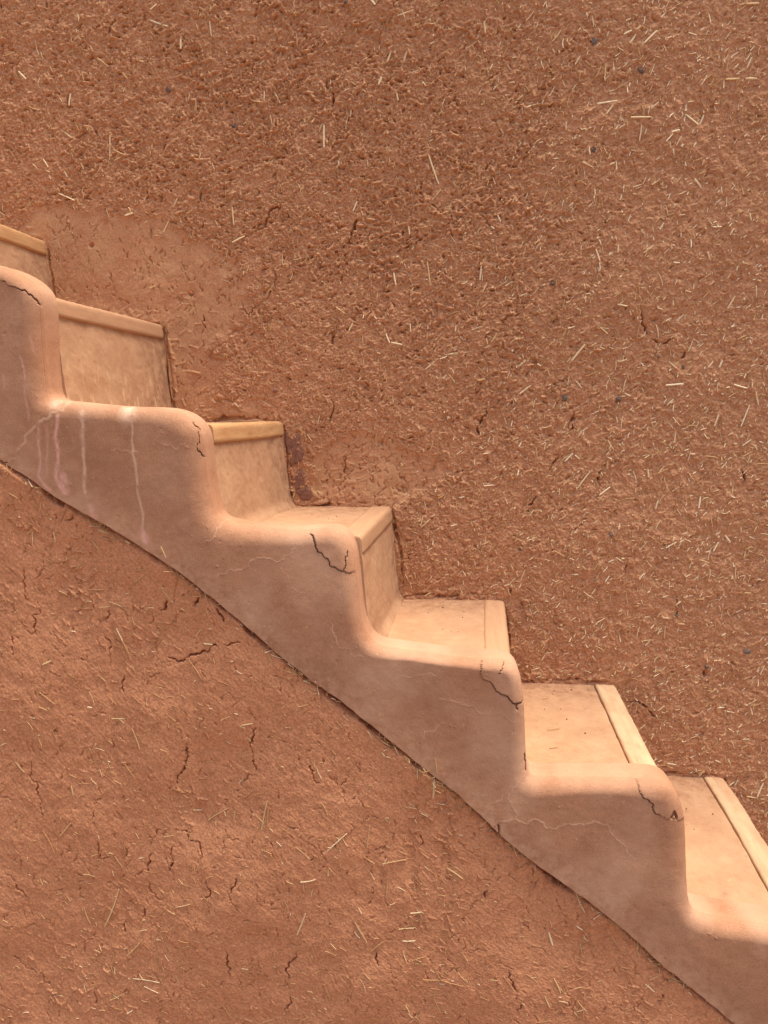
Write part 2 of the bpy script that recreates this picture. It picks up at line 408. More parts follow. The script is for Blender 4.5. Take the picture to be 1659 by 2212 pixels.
# ------------------------------------------------------------------ straw
def straw_geo(p, d, nrm, L, wd, tk, bend, tone):
    """a flattened hollow-looking stalk, three spans, split tip"""
    d = np.asarray(d)/np.linalg.norm(d); nrm = np.asarray(nrm)/np.linalg.norm(nrm)
    s = np.cross(nrm, d); V = []
    for k, t in enumerate((-.5, -.17, .17, .5)):
        c = np.asarray(p)+d*L*t+s*bend*L*(t*t-.1)
        ww = wd*(.82 if k in (0, 3) else 1.0)*.5
        V += [c-s*ww, c+nrm*tk, c+s*ww, c-nrm*tk]
    Fq = []
    for k in range(3):
        for j in range(4):
            a = k*4+j; b = k*4+(j+1) % 4; Fq.append((a, b, b+4, a+4))
    Fq += [(0, 3, 2, 1), (12, 13, 14, 15)]
    return V, Fq, [(tone, tone, tone, 1)]*16
def straw_part(parent, p, d, nrm, L, wd, tk, bend, tone, name='straw'):
    V, Fq, a = straw_geo((0, 0, 0), d, nrm, L, wd, tk, bend, tone)
    o = mesh_np(name, V, Fq, STRAW, parent, a, smooth=False); o.location = p
    return o
class Heap:
    """many small stalks in one mesh"""
    def __init__(s): s.r = []
    def add(s, p, d, nrm, L, wd, tk, bend, tone): s.r.append((*p, *d, *nrm, L, wd, tk, bend, tone))
    def build(s, name, parent, kind='stuff'):
        r = np.array(s.r); p, d, nm = r[:, :3], r[:, 3:6], r[:, 6:9]; L, wd, tk, bd, tone = (r[:, k:k+1] for k in range(9, 14))
        d = d/np.linalg.norm(d, axis=1)[:, None]; nm = nm/np.linalg.norm(nm, axis=1)[:, None]; sd = np.cross(nm, d)
        rows = []
        for k, t in enumerate((-.5, -.17, .17, .5)):
            c = p+d*L*t+sd*bd*L*(t*t-.1); ww = wd*(.41 if k in (0, 3) else .5)
            rows += [c-sd*ww, c+nm*tk, c+sd*ww, c-nm*tk]
        V = np.stack(rows, 1).reshape(-1, 3); base = np.arange(len(r))[:, None, None]*16
        f = [(k*4+j, k*4+(j+1) % 4, k*4+(j+1) % 4+4, k*4+j+4) for k in range(3) for j in range(4)]+[(0, 3, 2, 1), (12, 13, 14, 15)]
        Fq = (np.array(f)[None]+base).reshape(-1, 4)
        A = np.repeat(np.concatenate([tone, tone, tone, tone*0+1], 1), 16, 0)
        o = mesh_np(name, V, Fq, STRAW, parent, A, smooth=False); o['kind'] = kind; return o
LONG = []
def seg(tf, *ss):
    for a in ss: LONG.append((tf((a[0], a[1])), tf((a[2], a[3]))))
seg(t1, (652, 92, 727, 118), (908, 98, 915, 158), (655, 50, 683, 25), (1600, 0, 1622, 25), (180, 230, 188, 258), (85, 312, 117, 345), (270, 565, 312, 597),
    (480, 590, 477, 692), (1402, 548, 1402, 640), (278, 735, 298, 768), (197, 695, 218, 727), (852, 228, 866, 258), (1190, 405, 1212, 447), (1145, 398, 1143, 430),
    (1518, 478, 1513, 508), (1465, 698, 1465, 718), (775, 842, 752, 895), (735, 948, 710, 1003), (1008, 900, 1015, 975), (262, 840, 330, 870), (550, 935, 580, 925),
    (1060, 1025, 1010, 1050), (785, 175, 785, 215), (605, 265, 630, 272), (882, 330, 888, 358), (310, 410, 305, 460), (1650, 340, 1638, 372))
seg(t2, (60, 72, 125, 47), (432, 98, 437, 148), (1035, 152, 1068, 137), (1055, 197, 1088, 153), (1122, 192, 1175, 140), (1583, 255, 1565, 297), (1475, 347, 1530, 345),
    (1560, 342, 1607, 343), (1045, 92, 1065, 82), (825, 282, 845, 248), (957, 280, 952, 345), (922, 450, 1005, 437), (960, 495, 990, 455), (1300, 497, 1352, 543),
    (1380, 500, 1362, 540), (1065, 512, 1145, 512), (1110, 545, 1102, 610), (497, 545, 515, 578), (188, 660, 235, 795), (525, 265, 542, 295), (55, 405, 62, 440),
    (600, 412, 578, 432), (220, 108, 240, 80), (1575, 925, 1580, 955), (1340, 775, 1365, 805), (1240, 575, 1272, 568), (1160, 1065, 1120, 1095), (1615, 20, 1560, 22),
    (490, 930, 503, 960), (995, 705, 975, 715), (15, 270, 30, 230), (100, 225, 75, 300))
seg(tA, (270, 473, 163, 605), (1408, 105, 1355, 195), (887, 777, 1010, 767), (1395, 773, 1487, 800), (1513, 930, 1450, 1083), (960, 1115, 950, 1205), (1280, 1000, 1250, 1085),
    (312, 1430, 220, 1550), (462, 1545, 385, 1605), (360, 315, 443, 388), (870, 1390, 833, 1440), (748, 1410, 755, 1470), (1330, 1910, 1370, 1960), (1280, 1960, 1240, 2025),
    (1145, 1615, 1130, 1700), (825, 1640, 805, 1710), (520, 170, 590, 183), (183, 1290, 125, 1350), (1290, 640, 1310, 590), (1560, 820, 1578, 920))
seg(t9, (995, 1495, 1163, 1475), (1600, 1540, 1540, 1588), (1640, 1725, 1555, 1790), (175, 1140, 235, 1183), (860, 800, 882, 980), (605, 880, 622, 970), (717, 530, 725, 590),
    (300, 1262, 272, 1317), (1075, 1275, 1068, 1320), (590, 1405, 670, 1420), (548, 1340, 575, 1405), (730, 1262, 733, 1322), (1265, 830, 1255, 930), (330, 340, 300, 410))
seg(t8, (1613, 412, 1636, 362), (1572, 410, 1612, 419))
LONG = LONG[:100]
YN = np.array([0, -1.0, 0])
for a, b in LONG:
    xa, za = at(*a, YW); xb, zb = at(*b, YW); x, z = (xa+xb)/2, (za+zb)/2
    L = math.hypot(xb-xa, zb-za)
    h = float(hm.sample(x, z))
    straw_part(wall, (x, YW-h-.0022, z), (xb-xa, rng.normal(0, .05)*L, zb-za), YN, L*1.05, rng.uniform(.0029, .0044), .0011, rng.uniform(-.06, .06), rng.uniform(.72, 1.0))
heap = Heap()
NS = 44000
xs = rng.uniform(-1.32, .92, NS); zs = rng.uniform(.42, 2.76, NS)
xm, _ = at(900, 800, YW)
dens = .30+.60*sstep(xs, xm-.25, xm+.5)
sm = hm.sample(xs, zs, smooth)
dens = dens*(1-.88*sm)*np.clip(1+.35*hm.sample(xs, zs, wob), .3, 2)
keep = (rng.uniform(0, 1, NS) < dens) & (zs > stair_z(xs)+.006)
hs = hm.sample(xs, zs)
for x, z, h in zip(xs[keep], zs[keep], hs[keep]):
    k = np.clip((x-xm+.5)/1.1, 0, 1)
    a = rng.normal(R(58)*k+R(88)*(1-k), .62) if rng.uniform() < .8 else rng.uniform(0, math.pi)
    L = min(.003+rng.exponential(.0058), .030)
    tone = np.clip((rng.beta(1.0, 1.7) if rng.uniform() < .62 else rng.beta(2.2, .8))*(.85+.3*k), 0, 1)
    wdt = rng.uniform(.0012, .0027) if L < .014 else rng.uniform(.0015, .0030)
    heap.add((x, YW-h-.0010, z), (math.cos(a), rng.normal(0, .16), math.sin(a)), YN+rng.normal(0, .18, 3), L, wdt, .0009, rng.normal(0, .16), tone)
heap.build('chopped_straw', wall)

# ------------------------------------------------------------------ pebbles and stones set in the wall
def lump(name, mat, parent, loc, size, seed=0, sub=3, rough=.22):
    import bmesh
    bm = bmesh.new(); bmesh.ops.create_icosphere(bm, subdivisions=sub, radius=1)
    r = random.Random(seed); pl = [(Vector((r.uniform(-1, 1), r.uniform(-1, 1), r.uniform(-1, 1))).normalized(), r.uniform(.55, .9)) for _ in range(9)]
    for v in bm.verts:
        c = v.co.copy()
        for nn, dd in pl:
            t = c.dot(nn)
            if t > dd: c -= nn*(t-dd)*.92
        v.co = Vector((c.x*size[0], c.y*size[1], c.z*size[2]))
    m = bpy.data.meshes.new(name); bm.to_mesh(m); bm.free(); m.materials.append(mat)
    o = bpy.data.objects.new(name, m); C.objects.link(o); o.parent = parent; o.location = loc
    o.rotation_euler = (0, r.uniform(-1, 1), 0)
    return o
PEB = [(1284, 89, 13, STONE_G), (1382, 155, 13, STONE_D), (364, 195, 10, STONE_D), (506, 273, 9, STONE_D), (1282, 324, 8, STONE_D), (1127, 271, 9, STONE_P), (1219, 859, 14, STONE_G),
       (1335, 862, 9, STONE_D), (1422, 771, 6, STONE_D), (1475, 793, 7, STONE_D), (1193, 613, 10, STONE_D), (1319, 1153, 8, STONE_G), (1613, 1406, 11, STONE_G),
       (1525, 1441, 9, STONE_D), (1120, 1186, 9, STONE_G), (1460, 1328, 7, STONE_G), (596, 843, 9, STONE_P), (411, 630, 9, MUDL), (748, 8, 9, STONE_D)]
for k, (x, y, r, mt) in enumerate(PEB):
    X, Z = at(x, y, YW); rr = r*.00112*.62
    lump('pebble', mt, wall, (X, YW-float(hm.sample(X, Z))-.001, Z), (rr*(1+.3*((k*7)%5-2)/2), rr*.6, rr*(.85-.2*((k*3)%4-1.5)/1.5)), k)
for k, poly in enumerate(([(632, 350), (735, 380), (750, 470), (742, 545), (662, 585), (640, 470)], [(660, 600), (740, 592), (765, 650), (760, 700), (690, 738), (668, 690)], [(692, 748), (765, 706), (806, 760), (800, 806), (735, 800)])):
    q = [P2(t4, p_, YW) for p_ in poly]; cxx = sum(a for a, b in q)/len(q); czz = sum(b for a, b in q)/len(q)
    q = jag([(a-cxx, b-czz) for a, b in q]+[(q[0][0]-cxx, q[0][1]-czz)], 3, .10)[:-1]
    V = []; n_ = len(q)
    for s_, yy in ((1.0, .012), (1.0, -.001), (.95, -.0026), (.8, -.0034), (.55, -.0030), (.28, -.0036)):
        for a, b in q: V.append((a*s_, yy+rng.normal(0, .0005), b*s_))
    V.append((0, -.0034, 0)); c_ = len(V)-1
    Fq = [(r_*n_+j, r_*n_+(j+1) % n_, (r_+1)*n_+(j+1) % n_, (r_+1)*n_+j) for r_ in range(5) for j in range(n_)]
    Fq += [(5*n_+j, 5*n_+(j+1) % n_, c_, c_) for j in range(n_)]
    m = bpy.data.meshes.new('stone'); m.from_pydata(V, [], [f if f[2] != f[3] else f[:3] for f in Fq]); m.materials.append(STONE_P)
    for po in m.polygons: po.use_smooth = True
    o = bpy.data.objects.new('stone', m); C.objects.link(o); o.parent = wall
    o.location = (cxx, YW-float(hm.sample(cxx, czz))+.001, czz)
    o['label'] = 'purplish brown stone showing through the mud'

# ------------------------------------------------------------------ staircase
stair = empty('staircase', (NP[-1][0], 1.75, 0))
tag(stair, 'narrow flight of plastered steps with wooden nosings between mud wall and parapet', 'staircase')
Y0, Y1 = 1.501, 2.012
def fillet(pts, radii, n=7):
    out = []
    for i, (p_, r) in enumerate(zip(pts, radii)):
        p_ = np.array(p_)
        if r <= 0 or i in (0, len(pts)-1): out.append(p_); continue
        a = np.array(pts[i-1])-p_; b = np.array(pts[i+1])-p_; la, lb = np.linalg.norm(a), np.linalg.norm(b)
        r = min(r, la*.45, lb*.45); A_, B_ = p_+a/la*r, p_+b/lb*r
        for t in np.linspace(0, 1, n): out.append((1-t)**2*A_+2*t*(1-t)*p_+t*t*B_)
    return np.array(out)
def resample(q, st):
    d = np.r_[0, np.cumsum(np.hypot(*(np.diff(q, axis=0).T)))]; m_ = max(int(d[-1]/st), 2)
    t = np.linspace(0, d[-1], m_); return np.stack([np.interp(t, d, q[:, 0]), np.interp(t, d, q[:, 1])], -1)
def swept(name, prof, ys, mat, parent, amp, origin, marks_fn=None, end_round=0, shear=0., sag=0.):
    """closed profile (x,z) swept along y with small surface unevenness"""
    k, m_ = len(ys), len(prof)
    nx_ = np.roll(prof, -1, 0)-np.roll(prof, 1, 0); nrm = np.stack([nx_[:, 1], -nx_[:, 0]], -1); nrm /= np.linalg.norm(nrm, axis=1)[:, None]+1e-9
    sh = (k+(k % 2), m_+(m_ % 2))
    nz = .6*band_noise(sh, .004, .02, .2, 2.2)[:k, :m_]+.25*band_noise(sh, .004, .006, .03, 1.6)[:k, :m_]
    cen = prof.mean(0); V = np.zeros((k, m_, 3))
    for i, y in enumerate(ys):
        q = prof-nrm*(amp*nz[i][:, None])*-1
        e = min(i, k-1-i)
        if end_round and e < 3: q = cen+(q-cen)*(1-end_round*(3-e)/3)
        V[i, :, 0] = q[:, 0]-origin[0]+shear*(YW-y)/(YW-Y0); V[i, :, 1] = y-origin[1]; V[i, :, 2] = q[:, 1]-origin[2]+sag*((YW-y)/(YW-Y0))**2
    idx = np.arange(k*m_).reshape(k, m_); j2 = np.roll(idx, -1, 1)
    Fq = np.stack([idx[:-1], idx[1:], j2[1:], j2[:-1]], -1).reshape(-1, 4)
    me = bpy.data.meshes.new(name)
    me.from_pydata(V.reshape(-1, 3).tolist(), [], Fq.tolist()+[list(idx[0]), list(idx[-1][::-1])])
    for po in me.polygons: po.use_smooth = len(po.vertices) == 4
    if marks_fn is not None:
        a = me.color_attributes.new('marks', 'FLOAT_COLOR', 'POINT'); a.data.foreach_set('color', marks_fn(V, idx).astype(np.float32).ravel())
    if mat: me.materials.append(mat)
    o = bpy.data.objects.new(name, me); C.objects.link(o); o.parent = parent
    return o
NOSE_MAT = {2: WOOD_Y, 3: WOOD_P, 4: WOOD_Y, 5: WOOD_P, 6: WOOD_P, 7: WOOD_C, 8: WOOD_C}
NOSE_LAB = {2: 'bare orange wooden nosing', 3: 'mud coated wooden nosing', 4: 'bare yellowish wooden nosing', 5: 'mud coated wooden nosing', 6: 'plaster covered nosing', 7: 'bleached cream wooden nosing', 8: 'bleached cream wooden nosing'}
SHEAR = {2: -.012, 3: -.020, 4: -.024, 5: -.013, 6: -.012, 7: -.004}; SAG = {8: -.030, 9: -.02}
oY = stair.location[:]
ysx = np.arange(Y0, Y1+.001, .004)
def step_marks(i):
    def f(V, idx):
        k, m_ = idx.shape; yy_ = V[..., 1]+oY[1]; a = np.zeros((k, m_, 4)); a[..., 3] = 1
        nz = band_noise((k+k % 2, m_+m_ % 2), .004, .02, .25, 2)[:k, :m_]
        a[..., 0] = np.clip(.10+.06*nz, 0, .5)
        n3 = band_noise((k+k % 2, m_+m_ % 2), .004, .008, .08, 1.6)[:k, :m_]
        a[..., 2] = np.clip(.34*sstep(yy_, 1.80, 2.0)*(.7+.5*n3)+.03*n3, 0, .5)     # stains, plus soft shade painted in towards the mud wall
        if i == 3:         # pale lime runs on the lower half of the riser
            zz = V[..., 2]+oY[2]; foot = NP[4][1]; n2 = band_noise((k+k % 2, m_+m_ % 2), .004, .006, .04, 1.2, 5, 0)[:k, :m_]
            lowz = sstep(zz, foot+.16, foot+.02)*(zz < NP[3][1]-.04)
            a[..., 0] = np.clip(a[..., 0]+lowz*np.clip(n2-.9, 0, 1)*.6, 0, .8)
        return a
    return f
for i, (nx, nz) in enumerate(NP):
    nxt = NP[i+1][1] if i+1 < len(NP) else nz-.22
    px_ = NP[i-1][0]+BAT if i else nx-.26
    low = nxt-.03
    core = [(px_-.05, nz+.03), (px_+.0, nz+.022), (px_+.004, nz), (nx-.003, nz), (nx+BAT-.003, nxt), (nx+BAT+.0, low), (px_-.05, low)]
    core = [(px_-.04, nz-.002), (px_+.01, nz-.001), (nx, nz), (nx+BAT*.96, nxt+.016), (nx+BAT+.012, nxt-.002), (nx+BAT+.012, low), (px_-.04, low)]
    nw = .046; rad = [0, 0, .010, .03, 0, 0, 0]
    if i in (7, 8):                          # open joint between tread and nosing
        core[2:2] = [(nx-nw-.0030, nz-.0005), (nx-nw-.0018, nz-.009), (nx-nw+.003, nz-.009)]; rad[2:2] = [0, 0, 0]
    q = fillet(core, rad)
    st = resample(np.vstack([q, q[:1]]), .0032)[:-1]
    stp = swept('step', st, ysx, STEPM, stair, .0007, oY, step_marks(i), 0, SHEAR.get(i, 0.), SAG.get(i, 0.))
    nh = .034; pq = .0055 if i in (2, 3, 4) else .0032
    pr = [(nx-nw, nz-nh), (nx-nw, nz+.0022), (nx+pq, nz+.0022), (nx+pq+BAT*nh/.22, nz-nh)]
    pr = fillet([pr[3]]+pr+[pr[0]], [0, 0, .003, .010, .004, 0])[1:]
    pr = resample(np.vstack([pr, pr[:1]]), .004)[:-1]
    ys2 = np.arange(Y0+.004, Y1-.008, .006)
    no = swept('nosing', pr, ys2, NOSE_MAT.get(i, WOOD_P), stp, (.0005 if i not in (4, 7, 8) else .0008), oY, None, .05, SHEAR.get(i, 0.), SAG.get(i, 0.))
    if i in NOSE_LAB: no['label'] = NOSE_LAB[i]
bpy.context.view_layer.update()

# ------------------------------------------------------------------ stepped parapet
sil = [(0, 569), (33, 569.5), (53, 574), (77, 586), (100, 602.5), (115, 621), (122, 637.5), (124, 667), (124.5, 694), (127, 744), (132, 794), (135, 827), (137.5, 852), (144, 864),
 (167, 868), (233, 873.5), (300, 877.5), (367, 882), (393, 885), (417, 891.5), (437, 902.5), (452, 917.5), (460, 934), (463, 954), (465, 981), (468, 1007), (473, 1041), (482, 1077.5),
 (490, 1104), (499, 1112), (520, 1119), (556.6, 1125.5), (606.6, 1130), (660, 1132.5), (690, 1131), (723, 1129), (740, 1132), (756.6, 1143), (768, 1160), (775, 1180), (778, 1203), (781.6, 1230),
 (783.5, 1263), (788, 1303), (795, 1333), (803, 1353), (813, 1368), (830, 1376.5), (856.6, 1381.5), (906.6, 1388), (949, 1392), (991.6, 1395), (1034, 1398), (1077, 1400), (1098.6, 1405),
 (1113.6, 1415), (1122, 1430), (1128.6, 1456), (1133, 1490), (1135, 1537), (1137, 1589), (1139, 1625), (1143, 1642), (1155, 1649), (1205.6, 1650), (1312.7, 1650), (1377, 1651), (1420, 1654),
 (1441, 1660), (1458, 1675), (1471, 1697), (1479.6, 1726), (1483, 1768.6), (1485, 1815.7), (1486.5, 1858.5), (1489, 1900), (1497, 1922.7), (1518, 1933.4), (1569.5, 1944), (1659, 1955), (1740, 1962)]
TH = .088; RND = .027; RDP = .026
O = []
for x, y in sil:
    kx = sstep(np.array(float(x)), 900, 1110); dX = (YP+TH-.005)*(1-kx)+(YP+.017)*kx
    ky = sstep(np.array(float(y)), 700, 1000); dZ = (YP+.017)*(1-ky)+(YP+TH-.005)*ky
    O.append((at(x, y, float(dX))[0], at(x, y, float(dZ))[1]))
O = np.array(O)
# carry the stepped outline on, up and down the flight, beyond the picture
i3, i4, i5, i6 = 28, 45, 62, 77
stepv = (O[i6]-O[28])/3.0
per = O[28:46]
up1 = [p_-stepv*2 for p_ in O[12:29]]+[]
a_ = O[13]; c0 = [O[12+k]-(O[28]-O[12]) for k in range(1, 17)]
c0 = [q for q in c0 if q[0] < O[0][0]-.004]
c1 = [O[12+k]-(O[28]-O[12])*2 for k in range(0, 17)]; c1 = [q for q in c1 if q[0] < c0[0][0]-.002]
d0 = [O[62]+(O[k]-O[46]) for k in range(62, 78)]; d0 = [q+(O[78]-d0[-1])*0 for q in d0]
tail = []; base_pt = O[-1]
ref = [O[k]-O[62] for k in range(66, 78)]     # run end, corner, riser, next inner corner
for rep in range(2):
    s0 = base_pt-np.array([.02, 0])-ref[0]
    tail += [s0+r_ for r_ in ref if (s0+r_)[0] > base_pt[0]+.004]
    base_pt = tail[-1]+np.array([.05, -.006]); tail.append(base_pt)
OUT = np.vstack([c1, c0, O, tail])
basepx = [(0, 997.5), (17, 1007), (70, 1041), (117, 1074), (167, 1103), (233, 1140), (300, 1180), (367, 1223), (433, 1273), (483, 1313), (553, 1370), (606.6, 1418), (673, 1471), (740, 1518), (800, 1566),
          (911, 1656), (993, 1719), (1076, 1797), (1131, 1845), (1186, 1885), (1269, 1942.6), (1351, 2010), (1434, 2088), (1516.5, 2152), (1588, 2212)]
BL = np.array([at(x, y, YP) for x, y in basepx])
dirv = BL[-1]-BL[0]; dirv /= np.linalg.norm(dirv); nv_ = np.array([-dirv[1], dirv[0]])
if nv_[1] < 0: nv_ = -nv_
BL = np.vstack([BL[0]-dirv*1.2, BL, BL[-1]+dirv*.9])
org = BL[1]
def uv(p_): p_ = np.asarray(p_)-org; return p_@dirv, p_@nv_
ou, ov = uv(OUT); ou = np.maximum.accumulate(ou+np.arange(len(ou))*1e-6)
bu, bv = uv(BL); 
u0, u1 = ou[0]+.01, ou[-1]-.01
DU = .0015
us = np.arange(u0, u1, DU); Hu = np.interp(us, ou, ov)
def gsm(a, s):
    k = np.exp(-.5*(np.arange(-4*s, 4*s+1)/s)**2); k /= k.sum(); return np.convolve(np.pad(a, 4*s, 'edge'), k, 'valid')
Hu = gsm(Hu, 5); hw = gsm(rng.standard_normal(len(us)), 22); Hu += .0013*hw/hw.std()
Bu = np.interp(us, bu, bv); fb = gsm(rng.standard_normal(len(us)), 5); Bu += .0005*fb/fb.std()
curve = np.stack([us, Hu], -1)
NV = 270
t = (np.arange(NV)/(NV-1))**1.75
Vv = Hu[None, :]-(Hu-Bu)[None, :]*t[:, None]          # rows from the rim down to the foot
Uu = np.repeat(us[None, :], NV, 0)
D = np.zeros(Vv.shape); wn = int(.085/DU)
for j in range(len(us)):
    a, b = max(0, j-wn), min(len(us), j+wn)
    kmax = np.searchsorted(t*(Hu[j]-Bu[j]), .09)
    dd = (us[a:b][None, :]-us[j])**2+(Hu[a:b][None, :]-Vv[:kmax, j][:, None])**2
    D[:kmax, j] = np.sqrt(dd.min(1)); D[kmax:, j] = 1
wu = gsm(rng.standard_normal(len(us)), 40); wu /= wu.std(); RNu = (RND*np.clip(1+.28*wu, .5, 1.7))[None, :]
Dn = np.clip(1-D/RNu, 0, 1)
Yo = RDP*(1-np.sqrt(np.clip(1-Dn**2.0, 0, 1)))
PXs, PZs = org[0]+Uu*dirv[0]+Vv*nv_[0], org[1]+Uu*dirv[1]+Vv*nv_[1]
# gentle unevenness of hand-smoothed plaster
pn = HM(PXs.min()-.02, PXs.max()+.02, PZs.min()-.02, PZs.max()+.02, .003)
pn.a += .0022*band_noise(pn.a.shape, .003, .10, .7, 2.8)+.00010*band_noise(pn.a.shape, .003, .012, .06, 1.8)
stv = band_noise(pn.a.shape, .003, .03, .4, 2.2); spk = band_noise(pn.a.shape, .003, .006, .05, 1.2)
Yo = Yo-pn.sample(PXs, PZs)
for _ in range(60):                                    # small nubs and scratches
    j = rng.integers(0, len(us)); k = rng.integers(60, NV); x, z = PXs[k, j], PZs[k, j]; rr = rng.uniform(.001, .0022)
    d2 = ((PXs-x)**2+(PZs-z)**2)/rr**2
    Yo -= .0011*np.exp(-d2)*(1 if rng.uniform() < .7 else -1)
att = np.zeros(Vv.shape+(4,)); att[..., 3] = 1
att[..., 0] = np.clip(.05+.10*stv_ if False else .06+.09*pn.sample(PXs, PZs, stv), 0, .35)
foot = (Vv-Bu[None, :])
att[..., 0] += .22*np.clip(1-foot/.06, 0, 1)*np.clip(.6+.5*pn.sample(PXs, PZs, spk), 0, 1)   # dusty foot
def seg_dist(pts, wmax):
    m = np.full(PXs.shape, 9., np.float32)
    for (xa, za), (xb, zb) in zip(pts[:-1], pts[1:]):
        s_ = (PXs > min(xa, xb)-wmax) & (PXs < max(xa, xb)+wmax) & (PZs > min(za, zb)-wmax) & (PZs < max(za, zb)+wmax)
        X, Z = PXs[s_], PZs[s_]; vx, vz = xb-xa, zb-za
        t_ = np.clip(((X-xa)*vx+(Z-za)*vz)/(vx*vx+vz*vz+1e-12), 0, 1)
        m[s_] = np.minimum(m[s_], np.hypot(X-xa-t_*vx, Z-za-t_*vz))
    return m
YC = YP+.012
CAPS = [
 (t3, [(0, 440), (60, 460), (120, 485), (175, 500), (205, 530), (235, 580), (275, 625), (320, 640), (355, 660)], [(420, 640), (420, 250), (0, 250)], 1.5),
 (t3, [(1180, 1275), (1230, 1310), (1245, 1360), (1280, 1420), (1280, 1500), (1300, 1560), (1340, 1600), (1370, 1640), (1400, 1650)], [(1450, 1650), (1450, 1200), (1180, 1200)], 2.0),
 (t4, [(795, 1020), (830, 1095), (880, 1150), (920, 1215), (1000, 1255), (1050, 1275), (1090, 1265)], [(1180, 1265), (1180, 900), (795, 900)], 1.1),
 (t5, [(170, 560), (185, 600), (215, 650), (205, 690), (215, 720), (270, 755), (330, 810), (390, 850), (435, 845)], [(490, 845), (490, 520), (170, 520)], 1.35),
 (t5, [(940, 1165), (985, 1210), (1000, 1260), (1050, 1330), (1070, 1380), (1110, 1410), (1165, 1420), (1210, 1440), (1255, 1452)], [(1300, 1450), (1300, 1100), (940, 1100)], 1.35)]
for tf, cr, rest, wd in CAPS:
    q = jag(chain(tf, cr, YC), 4, .22); poly = [tuple(p_) for p_ in q]+chain(tf, rest, YC)
    capm = in_poly(PXs, PZs, poly); dd = seg_dist(q, .02)
    Yo -= np.where(capm, .0012*np.clip(1-dd/.02*.6, .4, 1), 0)
    f = wd*.00048*np.clip(.75+.6*pn.sample(PXs, PZs, stv), .25, 1.5)
    Yo += .009*np.clip(1.3-dd/f, 0, 1)
    
for tf, cr, wd in ((t3, [(300, 635), (345, 680), (362, 712)], 1.6), (t4, [(1035, 1130), (1020, 1190), (1005, 1250)], .9), (t5, [(390, 850), (395, 880)], 1.3), (t5, [(1190, 1240), (1175, 1290)], 1.2),
                   (t5, [(300, 700), (325, 660), (320, 610)], .9), (t5, [(430, 1120), (440, 1160), (435, 1200)], 1.4), (t5, [(296, 1455), (298, 1490), (297, 1520)], 2.2), (t3, [(60, 1612), (10, 1600)], 1.2),
                   (t5, [(1165, 1420), (1180, 1395), (1190, 1425)], 3.2), (t5, [(985, 1205), (995, 1240)], 2.6), (t3, [(1285, 1420), (1330, 1400)], .8), (t4, [(1098, 1238), (1108, 1252), (1116, 1275)], 3.0)):
    q = jag(chain(tf, cr, YC), 3, .22); dd = seg_dist(q, .012); f = wd*.00075
    Yo += .007*np.clip(1.3-dd/f, 0, 1)
PALE = [(t3, [(430, 1215), (330, 1290), (250, 1350), (170, 1430), (100, 1540), (45, 1610)], 3.4), (t3, [(720, 1540), (800, 1540), (850, 1560), (890, 1550)], 1.3),
 (t3, [(1020, 1480), (1100, 1500), (1150, 1530), (1200, 1490)], 1.3), (t4, [(690, 1110), (640, 1160), (590, 1200), (510, 1180), (450, 1175), (390, 1215), (340, 1255), (250, 1275), (180, 1305)], 1.9),
 (t5, [(250, 1480), (300, 1450), (390, 1440), (500, 1445), (600, 1480), (690, 1470), (760, 1460), (820, 1470), (870, 1510), (930, 1570)], 1.9),
 (t5, [(430, 1235), (370, 1290), (355, 1320), (370, 1380), (385, 1435)], 1.5), (t5, [(355, 1320), (300, 1350), (250, 1370)], 1.2), (t4, [(930, 1600), (960, 1690), (1000, 1760), (1080, 1820), (1130, 1815)], 1.3),
 (t8, [(280, 210), (310, 160), (390, 130)], 1.3), (t5, [(0, 840), (80, 850), (130, 865), (190, 895), (280, 910), (380, 955)], 1.4), (t5, [(380, 905), (430, 935)], 1.4),
 (t4, [(1380, 1940), (1450, 1950), (1530, 1930), (1600, 1945)], 1.0), (t5, [(930, 1570), (980, 1640), (1010, 1650)], 1.1), (t4, [(600, 1240), (660, 1340), (760, 1400)], .9),
 (t4, [(100, 1080), (170, 1030), (260, 895)], 1.2)]
for tf, cr, wd in PALE:
    dd = seg_dist(jag(chain(tf, cr, YP), 3, .26), .01); f = wd*.0007
    att[..., 0] = np.maximum(att[..., 0], .40*np.clip(1.4-dd/f, 0, 1)*np.clip(.8+.5*pn.sample(PXs, PZs, spk), .1, 1.2)); Yo -= .0003*np.clip(1.5-dd/f, 0, 1)
rgh = pn.sample(PXs, PZs, spk)
for tf, cr, wd, st, ch in ((t3, [(265, 1360), (263, 1500), (275, 1600), (262, 1700), (340, 1790)], 8, .55, 1), (t3, [(318, 1380), (322, 1500), (318, 1680)], 7, .4, 1), (t3, [(390, 1310), (375, 1450), (392, 1560), (376, 1700), (430, 1810)], 11, .75, 1),
                   (t3, [(420, 1700), (435, 1800)], 22, .85, 1), (t3, [(545, 1280), (550, 1450), (562, 1640), (565, 1810)], 10, .55, 0), (t3, [(840, 1250), (875, 1380), (878, 1560), (905, 1800), (945, 2110)], 8, .5, 0),
                   (t3, [(940, 2070), (955, 2120)], 18, .75, 1), (t3, [(150, 930), (180, 1080), (205, 1340)], 7, .45, 1), (t3, [(830, 1270), (840, 1310)], 45, .6, 0), (t3, [(40, 1050), (45, 1130)], 6, .4, 0),
                   (t3, [(360, 1240), (420, 1215)], 30, .55, 0), (t3, [(545, 1290), (548, 1340)], 18, .5, 0), (t3, [(600, 1900), (620, 1960)], 20, .5, 1), (t3, [(205, 800), (225, 890)], 5, .3, 1)):
    dd = seg_dist(jag(chain(tf, cr, YC), 2, .06), .06); f = wd*.00040
    m_ = min(1.3*st, .95)*np.clip(1.25-(dd/f)*(1+.25*rgh), 0, 1)*np.clip(.85+.3*rgh, .25, 1)
    att[..., ch] = np.maximum(att[..., ch], m_)
